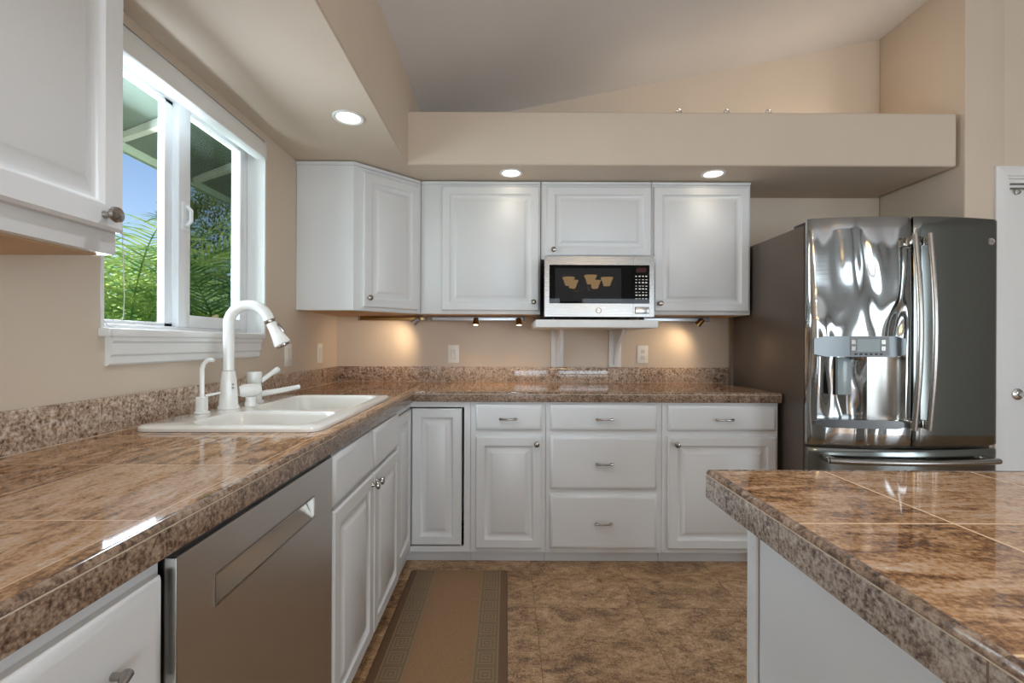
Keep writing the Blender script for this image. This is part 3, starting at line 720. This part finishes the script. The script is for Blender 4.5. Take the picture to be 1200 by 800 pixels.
# ------------------------------------------------------------------ refrigerator
fg = thing('refrigerator', 'stainless French-door refrigerator with water dispenser beside the cabinets', 'refrigerator', (1.91, 2.6, 0))
FX0, FX1 = 1.456, 2.372; FM = (FX0+FX1)/2
b = MB(); b.box(FX0, FX1, 2.262, 2.965, .03, 1.755, bev=.004); b.build('case', M['fridge_side'], fg)
for x in (FX0+.05, FX1-.05):
    for y in (2.33, 2.9):
        b = MB(); b.lathe([(.02, 0), (.02, .0295)], (x, y, 0), (0, 0, 1), 12); b.build('foot', M['black'], fg)
def yfront(x): return 2.166 + .055*((x-FM)/.458)**2
def curved(x0, x1, z0, z1, hole=None, N=26, back=2.252):
    b = MB(); bm = b.bm
    xs = [x0+(x1-x0)*k/N for k in range(N+1)]
    zs = [z0, z0+.008] + [z0+.008+(z1-z0-.016)*k/20 for k in range(1, 20)] + [z1-.008, z1]
    if hole: zs = sorted(set([z for z in zs if min(abs(z-hole[2]), abs(z-hole[3])) > .012] + [hole[2], hole[3]]))
    def yy(x, z):
        y = yfront(x); e = min(x-x0, x1-x)
        if e < .012: y += (.012-e)*.9
        ez = min(z-z0, z1-z)
        if ez < .006: y += .006
        return y
    def rec(x, z):
        if not hole: return False
        return hole[0] < x < hole[1] and hole[2] < z < hole[3]
    F = [[bm.verts.new((x, yy(x, z), z)) for x in xs] for z in zs]
    for j in range(len(zs)-1):
        for i in range(N):
            if rec((xs[i]+xs[i+1])/2, (zs[j]+zs[j+1])/2): continue
            bm.faces.new((F[j][i], F[j][i+1], F[j+1][i+1], F[j+1][i]))
    B = [[bm.verts.new((x, back, z)) for x in (x0, x1)] for z in (z0, z1)]
    bm.faces.new((B[0][1], B[0][0], B[1][0], B[1][1]))
    bm.faces.new([B[0][0], B[0][1]] + [F[0][i] for i in range(N, -1, -1)])
    bm.faces.new([B[1][1], B[1][0]] + [F[-1][i] for i in range(0, N+1)])
    bm.faces.new([B[1][0], B[0][0]] + [F[j][0] for j in range(len(zs))])
    bm.faces.new([B[0][1], B[1][1]] + [F[j][N] for j in range(len(zs)-1, -1, -1)])
    return b, xs
zd0, zd1 = .688, 1.776
lw = FM-.003-FX0
hx = [FX0 + lw*k/26 for k in (2, 24)]
hole = (hx[0], hx[1]-0.0, .815, 1.112)
b, xs = curved(FX0, FM-.003, zd0, zd1, hole=(hole[0]-.0001, hole[1]+.0001, hole[2], hole[3]))
dl = b.build('fresh_food_door', M['fridge_l'], fg, ang=50)
b, _ = curved(FM+.003, FX1, zd0, zd1); drr = b.build('fresh_food_door', M['fridge_r'], fg, ang=50)
b, _ = curved(FX0, FX1, .10, .674, N=40); dz = b.build('freezer_drawer', M['fridge_r'], fg, ang=50)
b = MB(); b.box(FX0+.02, FX1-.02, 2.28, 2.30, .02, .099); b.build('base_grille', M['black'], fg)
# dispenser alcove
b = MB(); cx = (hole[0]+hole[1])/2; hw = (hole[1]-hole[0])/2; L = []
for z in (hole[2], hole[3]):
    L.append([(cx+hw*math.sin(t), yfront(cx+hw*math.sin(t))+.085*math.cos(t)**.7 if abs(math.cos(t)) > 1e-6 else yfront(cx+hw*math.sin(t)), z) for t in [-PI/2+PI*k/24 for k in range(25)]])
bm = b.bm
va_ = [[bm.verts.new(p) for p in lp] for lp in L]
for i in range(24): bm.faces.new((va_[0][i], va_[0][i+1], va_[1][i+1], va_[1][i]))
bm.faces.new(va_[0]); bm.faces.new(list(reversed(va_[1])))
al = b.build('dispenser_alcove', M['steel'], dl, ang=60)
def arcbar(x0, x1, z0, z1, out, thick, N=16, rnd=.0):
    b = MB(); L = []
    for k in range(N+1):
        x = x0+(x1-x0)*k/N; y = yfront(x)-out
        e = min(k, N-k)/N; ins = rnd*max(0, 1-e*8)
        L.append([(x, y+thick, z0+ins), (x, y, z0+ins), (x, y, z1-ins), (x, y+thick, z1-ins)])
    return b.loops(L)
M['panel'] = simple('panel_chrome', (112, 114, 115), .32, 1.0, var=.02)
cp = arcbar(hole[0]-.018, hole[1]-.004, 1.112, 1.210, .007, .0065, rnd=.012).build('control_panel', M['panel'], dl, ang=20)
arcbar(1.625, 1.795, 1.118, 1.206, .0085, .001).build('control_fascia', M['grey'], cp)
arcbar(1.652, 1.752, 1.136, 1.196, .0105, .0015).build('display', M['lcd'], cp)
for x in (1.628, 1.758):
    for z in (1.142, 1.172): arcbar(x, x+.018, z, z+.020, .0105, .0015, 3).build('panel_button', M['nickel'], cp)
for k in range(6): arcbar(1.642+.022*k, 1.654+.022*k, 1.121, 1.129, .0095, .0008, 2).build('panel_icon', M['black'], cp)
tr = arcbar(hole[0]-.02, hole[1]-.002, .776, .815, .020, .019, rnd=.012); tr.build('drip_tray', M['panel'], dl)
b = MB(); yb_ = yfront(1.65)+.062; b.box(1.612, 1.682, yb_, yb_+.012, .925, 1.108, bev=.003); pd = b.build('paddle', M['lcd'], dl)
b = MB(); b.box(1.600, 1.611, yb_-.004, yb_+.014, .925, 1.108); b.build('paddle_shadow_gap', M['black'], dl)
b = MB(); b.lathe([(.03, 0), (.026, .012), (.016, .016), (0, .017)], (1.70, 2.225, 1.111), (0, 0, -1)); b.build('spout', M['nickel'], dl)
# handles
for (hx_, par) in ((1.884, dl), (1.953, drr)):
    b = MB(); P = []
    for k in range(15):
        f = k/14; z = .775+f*(1.685-.775); P.append((hx_, 2.128-.030*math.sin(PI*f), z))
    b.tube(P, .0135, 12, flat=.75)
    h = b.build('door_handle', M['steel'], par)
    for z in (.80, 1.655):
        b = MB(); b.box(hx_-.014, hx_+.014, 2.130, 2.167, z-.02, z+.02, bev=.004); b.build('handle_bracket', M['chrome'], h)
b = MB(); b.tube([(FX0+.06+(FX1-FX0-.12)*k/14, yfront(FX0+.06+(FX1-FX0-.12)*k/14)-.045, .625) for k in range(15)], .014, 12); h = b.build('drawer_handle', M['steel'], dz)
for x in (FX0+.08, FX1-.08):
    b = MB(); b.box(x-.02, x+.02, yfront(x)-.045, yfront(x)+.001, .613, .637, bev=.004); b.build('handle_bracket', M['chrome'], h)
b = MB(); b.box(FX0+.01, FX0+.08, 2.265, 2.36, 1.7555, 1.772, bev=.003); b.build('hinge_cover', M['black'], fg)
b = MB(); b.box(FX1-.08, FX1-.01, 2.265, 2.36, 1.7555, 1.772, bev=.003); b.build('hinge_cover', M['black'], fg)
def textmesh(body, size, depth, mtx, name, mat, parent):
    cu = bpy.data.curves.new('t', 'FONT'); cu.body = body; cu.size = size; cu.extrude = depth; cu.align_x = 'CENTER'; cu.align_y = 'CENTER'
    to = bpy.data.objects.new('t', cu); COL.objects.link(to); dg = bpy.context.evaluated_depsgraph_get(); dg.update()
    me = bpy.data.meshes.new_from_object(to.evaluated_get(dg)); bpy.data.objects.remove(to)
    b = MB(); b.bm.from_mesh(me); bpy.data.meshes.remove(me); bmesh.ops.transform(b.bm, matrix=mtx, verts=b.bm.verts)
    return b.build(name, mat, parent)
def badge(x, y, z, r, parent, disc, ink):
    b = MB(); b.lathe([(r, 0), (r, .0015), (r*.93, .003), (r*.88, .0022), (0, .0022)], (x, y-.0003, z), (0, -1, 0), 28); o = b.build('logo_badge', disc, parent)
    T = Matrix.Translation((x, y-.003, z)) @ Matrix.Rotation(PI/2, 4, 'X')
    textmesh('GE', r*.95, .0004, T, 'logo_letters', ink, o)
    b = MB(); b.tube([(x+r*.78*math.cos(a), y-.003, z+r*.78*math.sin(a)) for a in [2*PI*k/24 for k in range(25)]], r*.05, 6); b.build('logo_ring', ink, o)
badge(2.318, yfront(2.318), 1.666, .017, drr, M['chrome'], M['nickel'])

# ------------------------------------------------------------------ microwave on its shelf
mw = thing('microwave', 'stainless countertop microwave on the white shelf below the short cabinet', 'microwave', (.51, 2.75, 1.30))
mx0, mx1, mz0, mz1, my = .208, .816, 1.319, 1.654, 2.556
b = MB(); b.box(mx0+.006, mx1-.006, my+.02, 2.96, mz0+.004, mz1-.004, bev=.004); b.build('body', M['black'], mw)
b = MB()
gx0, gx1, gz0, gz1 = .234, .790, 1.392, 1.606; xsplit = .700
for q in ((mx0, gx0, mz0, mz1), (gx0, xsplit-.0008, mz0, gz0), (gx0, xsplit-.0008, gz1, mz1)): b.box(q[0], q[1], my, my+.019, q[2], q[3])
dm = b.build('door', M['steel_h'], mw)
b = MB()
for q in ((gx1, mx1, mz0, mz1), (xsplit+.0008, gx1, mz0, gz0), (xsplit+.0008, gx1, gz1, mz1)): b.box(q[0], q[1], my, my+.019, q[2], q[3])
pm = b.build('control_panel', M['steel_h'], mw)
b = MB(); b.box(gx0, xsplit-.0008, my+.002, my+.018, gz0, gz1); b.build('door_glass', M['glassblk'], dm)
b = MB(); b.box(.266, .634, my+.0012, my+.0019, gz0+.012, gz1-.018); b.build('door_window', M['mwglass'], dm)
b = MB(); b.box(xsplit+.0008, gx1, my+.002, my+.018, gz0, gz1); kp = b.build('keypad_glass', M['glassblk'], pm)
b = MB(); b.box(.718, .772, my+.001, my+.0018, 1.566, 1.590); b.build('clock_display', simple('dim_red_display', (60, 22, 18), .1), kp)
for r_ in range(8):
    for c_ in range(4):
        b = MB(); x = .712+.0185*c_; z = 1.541-.0175*r_; w_ = random.choice((.008, .010, .012)); b.box(x, x+w_, my+.0012, my+.0018, z, z+(.003 if r_ % 2 else .006)); b.build('key_legend', M['plate'], kp)
b = MB(); b.box(.712, .786, my-.003, my-.0003, mz0+.019, mz0+.053, bev=.0012); b.build('door_button', M['steel'], pm)
b = MB()
for q in ((.710, .788, mz0+.017, mz0+.019), (.710, .788, mz0+.053, mz0+.055), (.710, .712, mz0+.019, mz0+.053), (.786, .788, mz0+.019, mz0+.053)): b.box(q[0], q[1], my-.001, my-.0002, q[2], q[3])
b.build('button_outline', M['black'], pm)
badge(.508, my, mz0+.034, .0155, dm, M['nickel'], M['black'])
for x in (.26, .76):
    for y in (2.61, 2.90):
        b = MB(); b.lathe([(.014, 0), (.012, .0215)], (x, y, 1.3015), (0, 0, 1), 12); b.build('foot', M['black'], mw)
sh = thing('wall_shelf', 'thick white bracketed shelf holding up the microwave', 'shelf', (.5, 2.8, 1.25))
b = MB(); b.box(.160, .832, 2.532, YB-.001, 1.258, 1.301, bev=.003); b.build('shelf_board', M['trimw'], sh)
for x in (.292, .672):
    b = MB(); b.box(x, x+.080, YB-.022, YB-.001, 1.016, 1.2575, bev=.002)
    b.loops([[(x+.03, y, z) for y, z in q] for q in [[(YB-.022, 1.03), (YB-.022, 1.2575), (2.80, 1.2575), (2.82, 1.235), (2.93, 1.17), (2.99, 1.09), (3.01, 1.03)]]] +
            [[(x+.05, y, z) for y, z in q] for q in [[(YB-.022, 1.03), (YB-.022, 1.2575), (2.80, 1.2575), (2.82, 1.235), (2.93, 1.17), (2.99, 1.09), (3.01, 1.03)]]])
    b.build('shelf_bracket', M['trimw'], sh)

# ------------------------------------------------------------------ lamps
def spot(name, power, color, size=1.2, blend=.6, rad=.03):
    d = bpy.data.lights.new(name, 'SPOT'); d.energy = power; d.color = color; d.spot_size = size; d.spot_blend = blend; d.shadow_soft_size = rad; return d
def downlight(x, y, label, p):
    r = thing('recessed_light', label, 'ceiling light', (x, y, ZS), 0, 'recessed ceiling lights')
    b = MB(); b.loops([[(x+rr*math.cos(2*PI*i/32), y+rr*math.sin(2*PI*i/32), ZS+h) for i in range(32)] for rr, h in ((.066, -.0005), (.066, -.004), (.060, -.007), (.050, -.004), (.050, -.0005))], False, False)
    b.build('trim_ring', M['trimw'], r)
    b = MB(); b.lathe([(.049, -.0005), (.048, -.003), (.02, -.0045), (0, -.005)], (x, y, ZS), n=28); b.build('lens', M['lens'], r)
    hanglight(spot('downlight', p, (1, .92, .82), 1.9, .9, .04), r, (x, y, ZS-.012), (x, y, 0))
downlight(-.683, 1.975, 'round recessed light in the soffit above the sink', 3.5)
downlight(.020, 2.610, 'round recessed light above the cabinet left of the microwave', 1.8)
downlight(1.165, 2.610, 'round recessed light above the cabinet beside the refrigerator', 1.8)

for (x, y, lb) in ((.08, 1.0, 'added unseen fill light high in the sloped ceiling over the aisle'), (.9, -.9, 'added unseen fill light high in the sloped ceiling over the island end')):
    z = zc(x)-.035  # out-of-view fill lights, added to brighten the floor and lower cabinets
    r = thing('recessed_light', lb, 'ceiling light', (x, y, z), 0, 'recessed ceiling lights')
    b = MB(); b.lathe([(.085, .034), (.085, -.004), (.075, -.006), (.07, .004), (.06, .03)], (x, y, z), n=28, caps=False); b.build('trim_ring', M['trimw'], r)
    b = MB(); b.lathe([(.066, .012), (.064, .006), (0, .005)], (x, y, z), n=24); b.build('lens', M['lens'], r)
    hanglight(spot('downlight', 48, (.84, .93, 1), 1.62, .45, .07), r, (x, y, z-.012), (x, y, 0))

def track(label, x0, x1, y, mat, heads, vis=True):
    r = thing('track_light', label, 'track light', ((x0+x1)/2, y, UB-.005), 0, 'under-cabinet track lights')
    b = MB(); b.box(x0, x1, y-.018, y+.018, UB-.031, UB-.006, bev=.002); b.build('rail', mat, r)
    for q in ((x0-.012, x0-.0005), (x1+.0005, x1+.012)):
        b = MB(); b.box(q[0], q[1], y-.020, y+.020, UB-.033, UB-.005, bev=.002); b.build('end_cap', M['grey'], r)
    for (hx_, tgt, pw, body) in heads:
        o = Vector((hx_, y-.032, UB-.026)); t = (Vector(tgt)-o).normalized()
        b = MB(); b.tube([(hx_, y-.0185, UB-.018), (hx_, y-.032, UB-.020), o], .007, 8)
        b.lathe([(.010, -.012), (.017, -.006), (.018, .022), (.021, .036), (.019, .0365), (.016, .030)], o, t, 16); h = b.build('spot_head', body, r)
        b = MB(); b.lathe([(.0155, .0302), (.014, .0345), (0, .036)], o, t, 14); b.build('bulb', M['bulb'], h)
        if pw: hanglight(spot('track_spot', pw, (1, .74, .46), 2.3, 1.0, .03), r, o+t*.045, tgt)
track('brass track light under the corner wall cabinet', -.93, -.525, 2.93, M['brass'], [(-.56, (-.95, 3.05, 1.02), 4, M['alu'])])
track('silver track light with two spot heads left of the microwave shelf', -.47, .10, 2.93, M['alu'], [(-.195, (-.20, 2.80, .92), 2.6, M['brass']), (.075, (.09, 2.80, .92), 2.6, M['brass'])])
track('silver track light with one spot head right of the microwave shelf', .868, 1.27, 2.93, M['alu'], [(1.225, (.98, 3.05, 1.00), 3.2, M['brass'])])

# uplights on the ledge: only their wire loops clear the beam
for k, x in enumerate((.935, 1.195, 1.425)):
    lb = ('small wire loop lamp on the ledge nearest the beam middle', 'small wire loop lamp between two others on the ledge', 'small wire loop lamp on the ledge nearest the refrigerator')[k]
    r = thing('ledge_lamp', lb, 'lamp', (x, 2.518, 2.4255), 0, 'wire loop lamps on the ledge')
    b = MB(); b.lathe([(.014, 0), (.014, .004), (.008, .006), (0, .0062)], (x, 2.518, 2.4255)); b.build('base', M['chrome'], r)
    b = MB(); b.tube([(x+.015*math.cos(a), 2.518, 2.432+.020*math.sin(a)) for a in [PI*k_/10 for k_ in range(11)]], .0028, 8); b.build('wire_loop', M['chrome'], r)
    d = bpy.data.lights.new('ledge_glow', 'POINT'); d.energy = (.4, .5, 1.5)[k]; d.color = (1, .84, .64); d.shadow_soft_size = .02
    hanglight(d, r, (x+.25*k, 2.72, 2.52), (x+.25*k, 2.72, 3))

# chandelier behind the camera, seen mirrored in the microwave door
cx, cy, cz = 1.08, -1.15, 1.93
ch = thing('chandelier', 'chandelier with glowing amber bell shades mirrored in the microwave door', 'chandelier', (cx, cy, cz))
b = MB(); b.tube([(cx, cy, cz-.02), (cx, cy, cz+.1), (cx, cy, zc(cx)-.03)], [.02, .012, .008], 8); b.lathe([(.06, 0), (.06, -.03), (0, -.031)], (cx, cy, zc(cx)-.012)); b.build('stem', M['nickel'], ch)
for k in range(5):
    a = 2*PI*k/5+.3; px, py = cx+.27*math.cos(a), cy+.27*math.sin(a)
    b = MB(); b.tube([(cx+.01*math.cos(a), cy+.01*math.sin(a), cz), (cx+.14*math.cos(a), cy+.14*math.sin(a), cz-.05), (px, py, cz-.02), (px, py, cz+.01)], .008, 8); arm = b.build('arm', M['nickel'], ch)
    b = MB(); b.lathe([(.03, .012), (.045, .02), (.06, .07), (.085, .125), (.08, .125), (.056, .072), (.04, .026)], (px, py, cz), n=18); b.build('lamp_shade', M['amber'], arm)
d = bpy.data.lights.new('chandelier_glow', 'POINT'); d.energy = 8; d.color = (1, .82, .6); d.shadow_soft_size = .03; hanglight(d, ch, (cx, cy, cz+.55), (cx, cy, 0))

# ------------------------------------------------------------------ plates and mat
def wallplate(name, label, cat, loc, rotz, kind, group=None):
    r = thing(name, label, cat, loc, rotz, group)
    b = MB(); b.box(-.036, .036, -.006, -.0005, -.058, .058, bev=.0025); b.build('cover_plate', M['plate'], r, world=False)
    if kind == 'switch':
        b = MB(); b.rings(-.0165, .0165, -.033, .033, [(0, -.0062), (0, -.0085), (.003, -.0105), (.008, -.0095)]); b.build('rocker', M['ivory'], r, world=False)
    else:
        for z in (-.02, .02):
            b = MB(); b.lathe([(.0165, .0062), (.0165, .0085), (.015, .0092), (0, .0092)], (0, 0, z), (0, -1, 0), 20); s = b.build('receptacle', M['ivory'], r, world=False)
            for q in (-.0062, .0062):
                b = MB(); b.box(q-.001, q+.001, -.0098, -.0093, z-.002, z+.007); b.build('slot', M['black'], s, world=False)
            b = MB(); b.lathe([(.0025, .0093), (.0025, .0098)], (0, 0, z-.008), (0, -1, 0), 10); b.build('slot', M['black'], s, world=False)
G = 'wall plates above the worktop'
wallplate('light_switch', 'ivory rocker switch plate on the back wall below the spot heads', 'switch', (-.352, YB, 1.098), 0, 'switch', G)
wallplate('power_outlet', 'ivory duplex power outlet right of the shelf brackets', 'outlet', (.898, YB, 1.100), 0, 'outlet', G)
wallplate('light_switch', 'ivory switch plate on the left wall beside the window sill', 'switch', (XL, 2.362, 1.105), R90, 'switch', G)
wallplate('light_switch', 'ivory switch plate on the left wall close to the corner', 'switch', (XL, 2.762, 1.105), R90, 'switch', G)
b = MB(); mY0, mY1 = .45, 2.36; b.loops([rrect(-.483, .008, mY0, mY1, .012, .0008), rrect(-.483, .008, mY0, mY1, .012, .006), rrect(-.477, .002, mY0+.006, mY1-.006, .01, .011)])
tag(b.build('floor_mat', M['mat'], loc=(-.2375, 1.4, .0)), 'long brown kitchen mat with key-pattern borders on the floor', 'mat')
